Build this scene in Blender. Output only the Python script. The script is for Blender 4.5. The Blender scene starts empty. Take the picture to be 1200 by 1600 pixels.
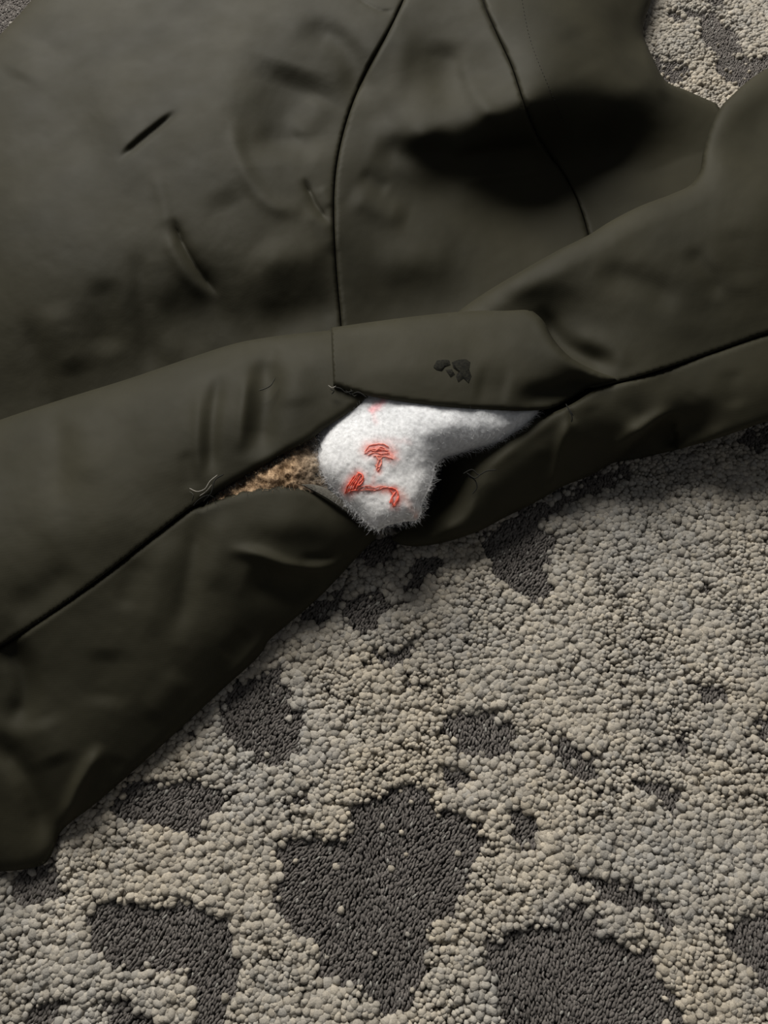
import bpy, bmesh, math, random
import numpy as np
from mathutils import Vector, Matrix
from mathutils.geometry import delaunay_2d_cdt

random.seed(7)
rng = np.random.default_rng(11)
scene = bpy.context.scene
col = scene.collection

# ------------------------------------------------------------------ camera
DIST, PITCH, FPX = 0.80, math.radians(24.0), 1200.0
CAM = np.array([0.0, -DIST * math.sin(PITCH), DIST * math.cos(PITCH)])
FWD = np.array([0.0, math.sin(PITCH), -math.cos(PITCH)])
UPV = np.array([0.0, math.cos(PITCH), math.sin(PITCH)])
cam_data = bpy.data.cameras.new('camera')
cam_data.sensor_fit = 'VERTICAL'
cam_data.sensor_height = 36.0
cam_data.lens = 36.0 * FPX / 1600.0
cam_data.clip_start = 0.01
cam = bpy.data.objects.new('camera', cam_data)
cam.location = CAM
cam.rotation_euler = (PITCH, 0, 0)
col.objects.link(cam)
scene.camera = cam

# ------------------------------------------------------------------ world and light
world = bpy.data.worlds.new('world')
scene.world = world
world.use_nodes = True
world.node_tree.nodes['Background'].inputs[0].default_value = (0.80, 0.81, 0.82, 1)
world.node_tree.nodes['Background'].inputs[1].default_value = 0.13

def area_light(name, loc, target, size, size_y, power, colour):
    d = bpy.data.lights.new(name, 'AREA')
    d.shape = 'RECTANGLE'
    d.size, d.size_y = size, size_y
    d.energy = power
    d.color = colour
    o = bpy.data.objects.new(name, d)
    o.location = loc
    o.rotation_euler = (Vector(target) - Vector(loc)).to_track_quat('-Z', 'Y').to_euler()
    col.objects.link(o)
    return o

area_light('window_daylight', (-1.05, 3.15, 2.55), (0.15, 0.0, 0), 2.5, 2.1, 310, (1.0, 0.965, 0.90))

scene.view_settings.view_transform = 'Standard'
scene.view_settings.look = 'None'
scene.view_settings.gamma = 1.0
scene.view_settings.use_curve_mapping = False
scene.view_settings.exposure = 0.0

# ------------------------------------------------------------------ helpers
def unproject(px, py, z):
    """points of the photo frame at world height z (metres)"""
    px, py, z = np.broadcast_arrays(np.asarray(px, float), np.asarray(py, float), np.asarray(z, float))
    u = (px - 600.0) / FPX
    v = -(py - 800.0) / FPX
    dx = u
    dy = FWD[1] + UPV[1] * v
    dz = FWD[2] + UPV[2] * v
    t = (z - CAM[2]) / dz
    return np.stack([CAM[0] + dx * t, CAM[1] + dy * t, z + 0 * t], -1)

def to_pixels(p):
    d = p - CAM
    w = d @ FWD
    return np.stack([600 + FPX * d[..., 0] / w, 800 - FPX * (d @ UPV) / w], -1)

def vnoise(x, y, seed=0):
    """smooth value noise, about -1..1"""
    x = np.asarray(x, float); y = np.asarray(y, float)
    xi = np.floor(x).astype(np.int64); yi = np.floor(y).astype(np.int64)
    xf = x - xi; yf = y - yi
    def h(a, b):
        n = (a * 374761393 + b * 668265263 + seed * 974634777) & 0xFFFFFFFF
        n = ((n ^ (n >> 13)) * 1274126177) & 0xFFFFFFFF
        n = n ^ (n >> 16)
        return (n & 0xFFFF) / 32767.5 - 1.0
    sx = xf * xf * xf * (xf * (xf * 6 - 15) + 10); sy = yf * yf * yf * (yf * (yf * 6 - 15) + 10)
    a = h(xi, yi) * (1 - sx) + h(xi + 1, yi) * sx
    b = h(xi, yi + 1) * (1 - sx) + h(xi + 1, yi + 1) * sx
    return a * (1 - sy) + b * sy

def fbm(x, y, seed=0, octaves=4):
    s, a, f = 0, 1.0, 1.0
    for k in range(octaves):
        s = s + a * vnoise(x * f + 17.3 * k, y * f - 9.1 * k, seed + k)
        a *= 0.5; f *= 2.03
    return s / 1.6

def catmull(pts, step):
    """smooth open curve through pts, resampled at about `step`"""
    P = np.asarray(pts, float)
    if len(P) == 2:
        n = max(2, int(np.linalg.norm(P[1] - P[0]) / step) + 1)
        return P[0] + (P[1] - P[0]) * np.linspace(0, 1, n)[:, None]
    Q = np.vstack([2 * P[0] - P[1], P, 2 * P[-1] - P[-2]])
    out = []
    for i in range(1, len(Q) - 2):
        p0, p1, p2, p3 = Q[i - 1], Q[i], Q[i + 1], Q[i + 2]
        t0 = 0; t1 = t0 + max(1e-6, np.linalg.norm(p1 - p0)) ** .5
        t2 = t1 + max(1e-6, np.linalg.norm(p2 - p1)) ** .5
        t3 = t2 + max(1e-6, np.linalg.norm(p3 - p2)) ** .5
        n = max(2, int(np.linalg.norm(p2 - p1) / step) + 1)
        t = np.linspace(t1, t2, n, endpoint=False)[:, None]
        A1 = (t1 - t) / (t1 - t0) * p0 + (t - t0) / (t1 - t0) * p1
        A2 = (t2 - t) / (t2 - t1) * p1 + (t - t1) / (t2 - t1) * p2
        A3 = (t3 - t) / (t3 - t2) * p2 + (t - t2) / (t3 - t2) * p3
        B1 = (t2 - t) / (t2 - t0) * A1 + (t - t0) / (t2 - t0) * A2
        B2 = (t3 - t) / (t3 - t1) * A2 + (t - t1) / (t3 - t1) * A3
        out.append((t2 - t) / (t2 - t1) * B1 + (t - t1) / (t2 - t1) * B2)
    out.append(P[-1:])
    return np.vstack(out)

def poly_dist(xy, line):
    """distance, signed side (left of travel in image coords > 0) and 0..1 position along an open polyline"""
    best = np.full(len(xy), 1e9); side = np.zeros(len(xy)); pos = np.zeros(len(xy))
    seg = np.diff(line, axis=0); L = np.maximum(np.linalg.norm(seg, axis=1), 1e-9)
    cum = np.concatenate([[0], np.cumsum(L)])
    for i in range(len(seg)):
        d = xy - line[i]
        t = np.clip((d @ seg[i]) / L[i] ** 2, 0, 1)
        q = d - t[:, None] * seg[i]
        dist = np.hypot(q[:, 0], q[:, 1])
        m = dist < best
        best[m] = dist[m]
        side[m] = np.sign(seg[i][0] * d[m, 1] - seg[i][1] * d[m, 0])
        pos[m] = (cum[i] + t[m] * L[i]) / cum[-1]
    return best, side, pos

def inside_poly(xy, poly):
    x, y = xy[:, 0], xy[:, 1]
    r = np.zeros(len(xy), bool)
    n = len(poly); j = n - 1
    for i in range(n):
        xi, yi = poly[i]; xj, yj = poly[j]
        if yi != yj:
            r ^= ((yi > y) != (yj > y)) & (x < (xj - xi) * (y - yi) / (yj - yi) + xi)
        j = i
    return r

def tps(ctrl):
    """thin plate spline height through control points (px, py, z)"""
    C = np.asarray(ctrl, float); X = C[:, :2] / 100.0
    n = len(C)
    def K(r): return np.where(r > 1e-9, r * r * np.log(np.maximum(r, 1e-9)), 0)
    R = np.linalg.norm(X[:, None] - X[None], axis=2)
    A = np.zeros((n + 3, n + 3))
    A[:n, :n] = K(R) + np.eye(n) * 0.02
    A[:n, n] = 1; A[:n, n + 1:] = X
    A[n, :n] = 1; A[n + 1:, :n] = X.T
    w = np.linalg.solve(A, np.concatenate([C[:, 2], [0, 0, 0]]))
    def f(xy):
        Y = xy / 100.0
        out = np.empty(len(Y))
        for s in range(0, len(Y), 20000):
            y = Y[s:s + 20000]
            out[s:s + 20000] = K(np.linalg.norm(y[:, None] - X[None], axis=2)) @ w[:n] + w[n] + y @ w[n + 1:]
        return out
    return f

def fold_height(xy, folds):
    """sum of fold strokes: (kind, points, width, height)"""
    z = np.zeros(len(xy))
    for kind, pts, w, h in folds:
        line = catmull(pts, 8)
        lo = line.min(0) - 5 * w; hi = line.max(0) + 5 * w
        m = ((xy >= lo) & (xy <= hi)).all(1)
        if not m.any(): continue
        d, s, p = poly_dist(xy[m], line)
        taper = np.clip(np.minimum(p, 1 - p) / 0.28, 0.0, 1); taper = taper * taper * (3 - 2 * taper)
        if kind == 'g': prof = np.exp(-(d / w) ** 2) * (.6 if w < 20 else .85)
        elif kind == 'c': prof = np.exp(-d / w)
        elif kind == 's':                                   # step: only on the right hand of travel on screen
            ds = d * s
            prof = np.exp(-np.maximum(ds, 0) / w) / (1 + np.exp(-ds / 2.2))
        z[m] += h * taper * prof
    return z

def mesh_object(name, verts, faces, material, parent=None, smooth=True, colours=None):
    me = bpy.data.meshes.new(name)
    verts = np.ascontiguousarray(verts, dtype=np.float32)
    faces = np.ascontiguousarray(faces, dtype=np.int32)
    k = faces.shape[1]
    me.vertices.add(len(verts)); me.vertices.foreach_set('co', verts.ravel())
    me.loops.add(faces.size); me.loops.foreach_set('vertex_index', faces.ravel())
    me.polygons.add(len(faces))
    me.polygons.foreach_set('loop_start', np.arange(0, faces.size, k, dtype=np.int32))
    if smooth: me.polygons.foreach_set('use_smooth', np.ones(len(faces), bool))
    me.update(calc_edges=True)
    if colours is not None:
        a = me.color_attributes.new('yarn', 'FLOAT_COLOR', 'POINT')
        c = np.ones((len(verts), 4), np.float32); c[:, :3] = colours
        a.data.foreach_set('color', c.ravel())
    me.materials.append(material)
    o = bpy.data.objects.new(name, me)
    col.objects.link(o)
    if parent: o.parent = parent
    return o

def empty(name, loc):
    o = bpy.data.objects.new(name, None)
    o.location = loc
    col.objects.link(o)
    return o

def tag(o, label=None, category=None, group=None, kind=None):
    for k, v in (('label', label), ('category', category), ('group', group), ('kind', kind)):
        if v: o[k] = v
    return o

def adopt(o, parent):
    """parent o, keeping it where it was modelled (meshes are modelled in world coordinates)"""
    o.parent = parent
    o.matrix_parent_inverse = Matrix.Identity(4) if parent.type == 'MESH' else Matrix.Translation(-parent.location)
    return o

def tube_mesh(lines, radius, seg=6):
    """list of (n,3) polylines -> verts, faces (tapered round strands)"""
    V, F, base = [], [], 0
    for ln in lines:
        ln = np.asarray(ln, float); n = len(ln)
        T = np.gradient(ln, axis=0); T /= np.maximum(np.linalg.norm(T, axis=1, keepdims=True), 1e-9)
        ref = np.tile([0.13, 0.31, 0.94], (n, 1))
        A = np.cross(T, ref); A /= np.maximum(np.linalg.norm(A, axis=1, keepdims=True), 1e-9)
        B = np.cross(T, A)
        r = radius * np.ones(n); r[0] *= .4; r[-1] *= .4
        ang = np.linspace(0, 2 * math.pi, seg, endpoint=False)
        ring = ln[:, None] + r[:, None, None] * (A[:, None] * np.cos(ang)[None, :, None] + B[:, None] * np.sin(ang)[None, :, None])
        V.append(ring.reshape(-1, 3))
        for i in range(n - 1):
            for k in range(seg):
                k2 = (k + 1) % seg
                F.append((base + i * seg + k, base + i * seg + k2, base + (i + 1) * seg + k2, base + (i + 1) * seg + k))
        base += n * seg
    return np.vstack(V), np.array(F)

# ------------------------------------------------------------------ materials
def new_mat(name):
    m = bpy.data.materials.new(name); m.use_nodes = True
    nt = m.node_tree
    return m, nt, nt.nodes, nt.links, nt.nodes['Principled BSDF']

def waxed_cloth(name, c1, c2, rough=0.64, spec=0.10):
    m, nt, N, L, P = new_mat(name)
    tc = N.new('ShaderNodeTexCoord')
    n1 = N.new('ShaderNodeTexNoise'); n1.inputs['Scale'].default_value = 9; n1.inputs['Detail'].default_value = 4
    L.new(tc.outputs['Object'], n1.inputs['Vector'])
    ramp = N.new('ShaderNodeValToRGB')
    ramp.color_ramp.elements[0].position = .35; ramp.color_ramp.elements[0].color = (*c1, 1)
    ramp.color_ramp.elements[1].position = .68; ramp.color_ramp.elements[1].color = (*c2, 1)
    L.new(n1.outputs['Fac'], ramp.inputs['Fac'])
    L.new(ramp.outputs['Color'], P.inputs['Base Color'])
    n2 = N.new('ShaderNodeTexNoise'); n2.inputs['Scale'].default_value = 22; n2.inputs['Detail'].default_value = 3
    L.new(tc.outputs['Object'], n2.inputs['Vector'])
    mr = N.new('ShaderNodeMapRange'); mr.inputs[3].default_value = rough - .07; mr.inputs[4].default_value = rough + .09
    L.new(n2.outputs['Fac'], mr.inputs[0]); L.new(mr.outputs[0], P.inputs['Roughness'])
    P.inputs['Specular IOR Level'].default_value = spec
    # plain weave relief
    wx = N.new('ShaderNodeTexWave'); wx.inputs['Scale'].default_value = 420; wx.bands_direction = 'X'
    wy = N.new('ShaderNodeTexWave'); wy.inputs['Scale'].default_value = 420; wy.bands_direction = 'Y'
    add = N.new('ShaderNodeMath'); add.operation = 'ADD'
    for w_, i in ((wx, 0), (wy, 1)):
        L.new(tc.outputs['Object'], w_.inputs['Vector']); L.new(w_.outputs['Fac'], add.inputs[i])
    bp = N.new('ShaderNodeBump'); bp.inputs['Strength'].default_value = .10; bp.inputs['Distance'].default_value = .0004
    L.new(add.outputs[0], bp.inputs['Height'])
    n3 = N.new('ShaderNodeTexNoise'); n3.inputs['Scale'].default_value = 60; n3.inputs['Detail'].default_value = 3
    L.new(tc.outputs['Object'], n3.inputs['Vector'])
    b2 = N.new('ShaderNodeBump'); b2.inputs['Strength'].default_value = .18; b2.inputs['Distance'].default_value = .0012
    L.new(n3.outputs['Fac'], b2.inputs['Height']); L.new(bp.outputs[0], b2.inputs['Normal'])
    L.new(b2.outputs[0], P.inputs['Normal'])
    return m

def plain(name, c, rough=.85, spec=.2, var=0.25, scale=300, bump=.3, dist=.0008):
    m, nt, N, L, P = new_mat(name)
    tc = N.new('ShaderNodeTexCoord')
    n1 = N.new('ShaderNodeTexNoise'); n1.inputs['Scale'].default_value = scale; n1.inputs['Detail'].default_value = 3
    L.new(tc.outputs['Object'], n1.inputs['Vector'])
    ramp = N.new('ShaderNodeValToRGB')
    ramp.color_ramp.elements[0].position = .3; ramp.color_ramp.elements[0].color = (*[v * (1 - var) for v in c], 1)
    ramp.color_ramp.elements[1].position = .7; ramp.color_ramp.elements[1].color = (*[min(1, v * (1 + var)) for v in c], 1)
    L.new(n1.outputs['Fac'], ramp.inputs['Fac']); L.new(ramp.outputs['Color'], P.inputs['Base Color'])
    bp = N.new('ShaderNodeBump'); bp.inputs['Strength'].default_value = bump; bp.inputs['Distance'].default_value = dist
    L.new(n1.outputs['Fac'], bp.inputs['Height']); L.new(bp.outputs[0], P.inputs['Normal'])
    P.inputs['Roughness'].default_value = rough; P.inputs['Specular IOR Level'].default_value = spec
    return m

def yarn_mat(name, rough=.95, spec=.12, scale=700, bump=.5, dist=.001, sss=0.0):
    """colour comes from the yarn colour stored on the geometry, with crevice shade of the pile"""
    m, nt, N, L, P = new_mat(name)
    at = N.new('ShaderNodeAttribute'); at.attribute_name = 'yarn'
    tc = N.new('ShaderNodeTexCoord')
    n1 = N.new('ShaderNodeTexNoise'); n1.inputs['Scale'].default_value = scale; n1.inputs['Detail'].default_value = 3
    L.new(tc.outputs['Object'], n1.inputs['Vector'])
    mr = N.new('ShaderNodeMapRange'); mr.inputs[1].default_value = .3; mr.inputs[2].default_value = .7
    mr.inputs[3].default_value = .82; mr.inputs[4].default_value = 1.12
    L.new(n1.outputs['Fac'], mr.inputs[0])
    mx = N.new('ShaderNodeVectorMath'); mx.operation = 'SCALE'
    L.new(at.outputs['Color'], mx.inputs[0]); L.new(mr.outputs[0], mx.inputs['Scale'])
    L.new(mx.outputs[0], P.inputs['Base Color'])
    bp = N.new('ShaderNodeBump'); bp.inputs['Strength'].default_value = bump; bp.inputs['Distance'].default_value = dist
    L.new(n1.outputs['Fac'], bp.inputs['Height']); L.new(bp.outputs[0], P.inputs['Normal'])
    P.inputs['Roughness'].default_value = rough; P.inputs['Specular IOR Level'].default_value = spec
    if sss:
        P.inputs['Subsurface Weight'].default_value = sss
        P.inputs['Subsurface Radius'].default_value = (.009, .009, .009)
        P.inputs['Subsurface Scale'].default_value = 1.0
    return m

M_CLOTH = waxed_cloth('waxed_olive_cotton', (.0225, .0210, .0130), (.031, .0285, .0175))
M_INNER = plain('black_lining_cloth', (.010, .010, .009), rough=.9, spec=.1)
M_TEAR = plain('worn_seam_facing', (.085, .080, .068), rough=.9, scale=900)
M_THREAD_DK = plain('dark_thread', (.012, .012, .010), rough=.8, scale=2000)
M_THREAD_LT = plain('pale_thread', (.30, .28, .25), rough=.8, scale=2000)
M_THREAD_OL = plain('olive_thread', (.030, .029, .022), rough=.7, scale=2000)
M_RESIDUE = plain('dark_residue', (.0075, .0070, .0042), rough=.85, spec=.15, var=.8, scale=420, bump=.5)
M_PILE = yarn_mat('rug_pile_yarn')
M_BACKING = plain('rug_backing', (.05, .045, .04), rough=1, scale=200)
M_FLEECE = yarn_mat('tan_fleece', scale=900)
M_WAD = yarn_mat('white_wadding', scale=260, bump=.22, dist=.0020, sss=.7)
M_WADFIBRE = plain('white_fibre', (.78, .78, .79), rough=.9, var=.04)
M_BLACKFIBRE = plain('black_fibre', (.012, .012, .011), rough=.8)
M_RED = plain('red_thread', (.88, .13, .08), rough=.55, spec=.4, var=.35, scale=800, bump=.5, dist=.0006)
M_REDDK = plain('faded_red_thread', (.82, .24, .18), rough=.65, spec=.3, var=.35, scale=800, bump=.5, dist=.0006)
M_FLOOR = plain('timber_floor', (.20, .13, .08), rough=.5, scale=12, bump=.1)

# ------------------------------------------------------------------ floor
def box_object(name, x0, x1, y0, y1, z0, z1, mat):
    v = np.array([(x, y, z) for z in (z0, z1) for y in (y0, y1) for x in (x0, x1)])
    f = np.array([(0, 2, 3, 1), (4, 5, 7, 6), (0, 1, 5, 4), (2, 6, 7, 3), (0, 4, 6, 2), (1, 3, 7, 5)])
    return mesh_object(name, v, f, mat, smooth=False)

floor = tag(box_object('floor', -4.5, 4.5, -4.0, 5.0, -.06, -.018, M_FLOOR), 'brown floor lying under the patterned rug', None, None, 'structure')

# ------------------------------------------------------------------ rug
RUG = (-0.95, 0.95, -0.85, 1.05)
rug = tag(empty('rug', (0, 0, -.018)), 'cream and charcoal mottled shag rug with pebbly pile under the jacket', 'rug')
backing = box_object('rug_backing', RUG[0], RUG[1], RUG[2], RUG[3], -.018, -.0115, M_BACKING)
adopt(backing, rug)

DARK = [
 [(425,1320),(470,1310),(540,1310),(550,1260),(600,1245),(660,1230),(685,1260),(745,1280),(755,1320),(740,1350),(725,1385),(710,1430),(670,1450),(665,1490),(660,1520),(655,1550),(640,1580),(600,1590),(560,1550),(490,1530),(500,1490),(455,1460),(430,1420),(420,1390),(435,1370)],
 [(755,1470),(800,1460),(880,1440),(960,1460),(1010,1480),(1040,1530),(1065,1570),(1090,1640),(820,1640),(780,1560),(760,1510)],
 [(890,1350),(930,1370),(1000,1385),(1040,1410),(1055,1450),(1045,1460),(1020,1435),(960,1420),(920,1395),(885,1375)],
 [(885,1415),(920,1420),(930,1445),(880,1445)],
 [(1150,1440),(1175,1430),(1250,1430),(1250,1600),(1190,1540),(1155,1500),(1140,1470)],
 [(358,1083),(396,1050),(425,1042),(450,1075),(471,1108),(475,1150),(458,1183),(437,1200),(417,1200),(392,1183),(371,1171),(346,1133)],
 [(171,1262),(208,1217),(250,1225),(308,1221),(342,1242),(333,1275),(317,1304),(292,1312),(258,1296),(225,1292),(175,1279)],
 [(8,1379),(42,1350),(83,1350),(88,1392),(75,1412),(54,1417),(12,1408)],
 [(127,1430),(150,1407),(213,1413),(253,1413),(300,1410),(333,1427),(360,1440),(367,1493),(370,1527),(360,1567),(350,1620),(300,1620),(300,1553),(287,1517),(247,1517),(187,1517),(160,1500),(133,1473)],
 [(150,1555),(180,1562),(230,1590),(260,1630),(180,1630)], [(40,1590),(80,1570),(85,1585),(50,1605)],
 [(690,1120),(760,1110),(800,1125),(805,1160),(790,1185),(755,1180),(700,1170)],
 [(865,1160),(900,1165),(925,1190),(915,1215),(880,1190)], [(1000,1222),(1045,1235),(1055,1262),(1020,1242)],
 [(805,1270),(835,1280),(830,1320),(810,1310)], [(1090,1070),(1125,1075),(1130,1095),(1100,1090)],
 [(750,840),(800,795),(870,770),(960,725),(990,733),(950,765),(905,780),(850,815),(875,850),(860,890),(870,920),(840,942),(800,920),(770,890)],
 [(645,880),(680,868),(675,900),(640,912)], [(535,935),(590,918),(612,950),(590,980),(545,985)], [(560,850),(605,838),(615,858),(570,872)],
 [(478,955),(520,928),(525,945),(490,970)], [(590,1018),(640,1012),(630,1037),(600,1035)],
 [(1180,1120),(1250,1110),(1250,1155),(1195,1150)], [(1160,682),(1200,668),(1195,692),(1175,697)],
 [(1042,15),(1090,15),(1108,11),(1130,28),(1160,42),(1163,55),(1160,81),(1167,84),(1240,78),(1240,110),(1154,130),(1141,130),(1123,106),(1116,99),(1119,79),(1105,68),(1094,55),(1094,31),(1068,31),(1046,22)],
 [(1112,-12),(1132,-12),(1130,4),(1115,4)], [(1028,92),(1050,96),(1075,108),(1060,122),(1040,118)],
 [(-60,-60),(60,-60),(60,40),(-60,110)],
 [(1060,1160),(1075,1158),(1078,1172),(1064,1172)], [(455,1240),(475,1238),(478,1248),(460,1252)], [(700,1205),(735,1210),(730,1222),(704,1218)],
]
def widen(p):
    a = np.array(p, float)
    k = 1.4 if np.ptp(a, axis=0).max() < 62 else 1.0
    return [tuple(q) for q in (a - a.mean(0)) * k + a.mean(0)]
DARK = [catmull(widen(p) + [widen(p)[0]], 6) for p in DARK]

def darkness(P):
    """>0 in the low charcoal pile, metres from the patch edge"""
    px = to_pixels(np.column_stack([P, np.zeros(len(P))]))
    wob = np.column_stack([fbm(P[:, 0] * 70, P[:, 1] * 70, 3), fbm(P[:, 0] * 70, P[:, 1] * 70, 5)]) * 9
    wob += np.column_stack([fbm(P[:, 0] * 230, P[:, 1] * 230, 13), fbm(P[:, 0] * 230, P[:, 1] * 230, 15)]) * 5
    q = px + wob
    d = np.full(len(P), -1e3)
    for poly in DARK:
        lo, hi = poly.min(0) - 40, poly.max(0) + 40
        m = ((q >= lo) & (q <= hi)).all(1)
        if not m.any(): continue
        dist, _, _ = poly_dist(q[m], poly)
        sd = np.where(inside_poly(q[m], poly), dist, -dist)
        d[m] = np.maximum(d[m], sd)
    d = d / 1500.0
    d += .0018 + .0045 * fbm(P[:, 0] * 150, P[:, 1] * 150, 19, 3) * (d > -.012)
    d = np.maximum(d, (fbm(P[:, 0] * 62, P[:, 1] * 62, 23, 3) - .66) * .022)     # small bare pits in the cream pile
    out = (px[:, 0] < -25) | (px[:, 0] > 1230) | (px[:, 1] < -25) | (px[:, 1] > 1630)
    far = (fbm(P[:, 0] * 11, P[:, 1] * 11, 41, 5) - .22) * .03
    d[out] = np.maximum(d[out], far[out])
    return d

def hexgrid(x0, x1, y0, y1, s, jit):
    ny = int((y1 - y0) / (s * .866)); nx = int((x1 - x0) / s)
    g = np.array([(x0 + (i + .5 * (j & 1)) * s, y0 + j * s * .866) for j in range(ny) for i in range(nx)])
    return g + rng.uniform(-jit, jit, g.shape) * s

# outline of the garment in the frame: no pile is needed deep below it
COVER = np.array([(-60,120),(60,40),(120,-60),(980,-60),(960,60),(1000,150),(1120,200),(1180,160),(1260,100),(1260,580),(1190,640),(950,690),(840,750),(740,800),(640,830),(590,810),(520,880),(380,1000),(80,1270),(-60,1330)], float)

def pile(name, s, radius, dark, ring, segs, profile):
    G = hexgrid(*RUG, s, .30)
    px = to_pixels(np.column_stack([G, np.zeros(len(G))]))
    near = (px[:, 0] > -90) & (px[:, 0] < 1290) & (px[:, 1] > -90) & (px[:, 1] < 1690)
    G = G[near if not ring else ~near]; px = px[near if not ring else ~near]
    keep = ~inside_poly(px, COVER)
    G = G[keep]
    D = darkness(G)
    n0 = rng.uniform(0, 1, len(G))
    if dark:
        k = D > -.001
    else:
        k = (D < .0012) | ((D < .007) & (n0 < .10)) | (n0 < .006)
    G, D = G[k], D[k]
    n = len(G)
    x, y = G[:, 0], G[:, 1]
    # clumps: nearest of jittered cells gives rounded cushions with crevices between
    cs = .0170
    wx = x + .004 * fbm(x * 90, y * 90, 61); wy = y + .004 * fbm(x * 90, y * 90, 63)
    ci, cj = np.floor(wx / cs), np.floor(wy / cs)
    f1 = np.full(n, 9.); f2 = np.full(n, 9.)
    tone = np.zeros(n)
    for a in (-1, 0, 1):
        for b in (-1, 0, 1):
            u, v = ci + a, cj + b
            hx = vnoise(u * 7.31 + .5, v * 3.77 + .5, 71); hy = vnoise(u * 5.13 + .5, v * 9.41 + .5, 73)
            d = np.hypot(wx - (u + .5 + .45 * hx) * cs, wy - (v + .5 + .45 * hy) * cs) / cs
            up = d < f1
            f2 = np.where(up, f1, np.minimum(f2, d)); tone = np.where(up, hx, tone); f1 = np.where(up, d, f1)
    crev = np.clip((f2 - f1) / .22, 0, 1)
    if not dark:
        size = radius * (1 + .35 * fbm(x * 22, y * 22, 81)) * rng.uniform(.60, 1.25, n)
        edge = np.clip((-D) / .004, 0, 1)
        top = -.0055 * (1 - crev) ** 1.5 + .0014 * fbm(x * 45, y * 45, 83) + rng.uniform(-.0007, .0006, n) - .0016 * (1 - edge) - .001
        small = (D > .0005); size[small] *= .85
        hgt = np.full(n, .0085)
        mixv = np.clip(.5 + .55 * fbm(x * 9, y * 9, 91) + .12 * tone + rng.normal(0, .13, n), 0, 1)[:, None]
        colr = np.array([.320, .305, .280]) * (1 - mixv) + np.array([.430, .380, .305]) * mixv
        colr *= (rng.uniform(.76, 1.14, n) * (.78 + .22 * crev) * (.93 + .10 * fbm(x * 30, y * 30, 95)))[:, None]  # random tuft tone, plus crevice shade put into the colour
        gr = np.clip(fbm(x * 16, y * 16, 97, 5) - .30, 0, .5)[:, None]
        colr = colr * (1 - gr) + np.array([.19, .185, .185]) * gr
        el = rng.uniform(.85, 1.3, n); ang = rng.uniform(0, math.pi, n)
    else:
        size = radius * rng.uniform(.75, 1.2, n)
        top = -.0060 + .0012 * fbm(x * 60, y * 60, 85) + rng.uniform(-.0006, .0005, n)
        hgt = np.full(n, .006)
        colr = np.array([.120, .109, .101]) * (rng.uniform(.78, 1.20, n) * (1 + .22 * fbm(x * 40, y * 40, 99)))[:, None]
        pale = rng.uniform(0, 1, n) < .03
        colr[pale] = np.array([.25, .24, .22])
        el = rng.uniform(1.3, 3.0, n); ang = 1.15 + .5 * fbm(x * 14, y * 14, 87) + rng.normal(0, .25, n)
    # dome
    k = segs
    th = np.arange(k) * 2 * math.pi / k
    V = np.empty((n, 1 + k * len(profile), 3), np.float32)
    lean = rng.normal(0, .25, (n, 2)) * size[:, None]
    ca, sa = np.cos(ang), np.sin(ang)
    V[:, 0] = np.column_stack([x + lean[:, 0], y + lean[:, 1], top])
    for r, (rr, zz) in enumerate(profile):
        lx = np.cos(th)[None] * (rr * size * np.sqrt(el))[:, None]
        ly = np.sin(th)[None] * (rr * size / np.sqrt(el))[:, None]
        lump = 1 + rng.uniform(-.24, .24, (n, k))
        lx = lx * lump; ly = ly * lump
        b = slice(1 + r * k, 1 + (r + 1) * k)
        s_ = (1 - zz)[..., None] if np.ndim(zz) else (1 - zz)
        V[:, b, 0] = x[:, None] + lean[:, :1] * s_ + lx * ca[:, None] - ly * sa[:, None]
        V[:, b, 1] = y[:, None] + lean[:, 1:] * s_ + lx * sa[:, None] + ly * ca[:, None]
        V[:, b, 2] = (top - zz * hgt)[:, None]
    F = [(0, 1 + i, 1 + (i + 1) % k) for i in range(k)]
    for r in range(len(profile) - 1):
        a0 = 1 + r * k
        for i in range(k):
            j = (i + 1) % k
            F += [(a0 + i, a0 + k + i, a0 + k + j), (a0 + i, a0 + k + j, a0 + j)]
    F = np.array(F)
    nv = V.shape[1]
    FF = (F[None] + (np.arange(n) * nv)[:, None, None]).reshape(-1, 3)
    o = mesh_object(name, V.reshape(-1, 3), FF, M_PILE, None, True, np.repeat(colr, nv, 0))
    o['kind'] = 'stuff'
    adopt(o, rug)
    return o

PROF = [(.60, .05), (1.0, .24), (.95, 1.0)]
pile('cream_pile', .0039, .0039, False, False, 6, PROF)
pile('charcoal_pile', .0030, .0023, True, False, 6, [(.75, .07), (1.05, .8)])
pile('cream_pile', .0090, .0068, False, True, 6, [(.7, .16), (1.0, 1.0)])
pile('charcoal_pile', .0072, .0050, True, True, 5, [(.8, .16), (1.0, 1.0)])

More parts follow.
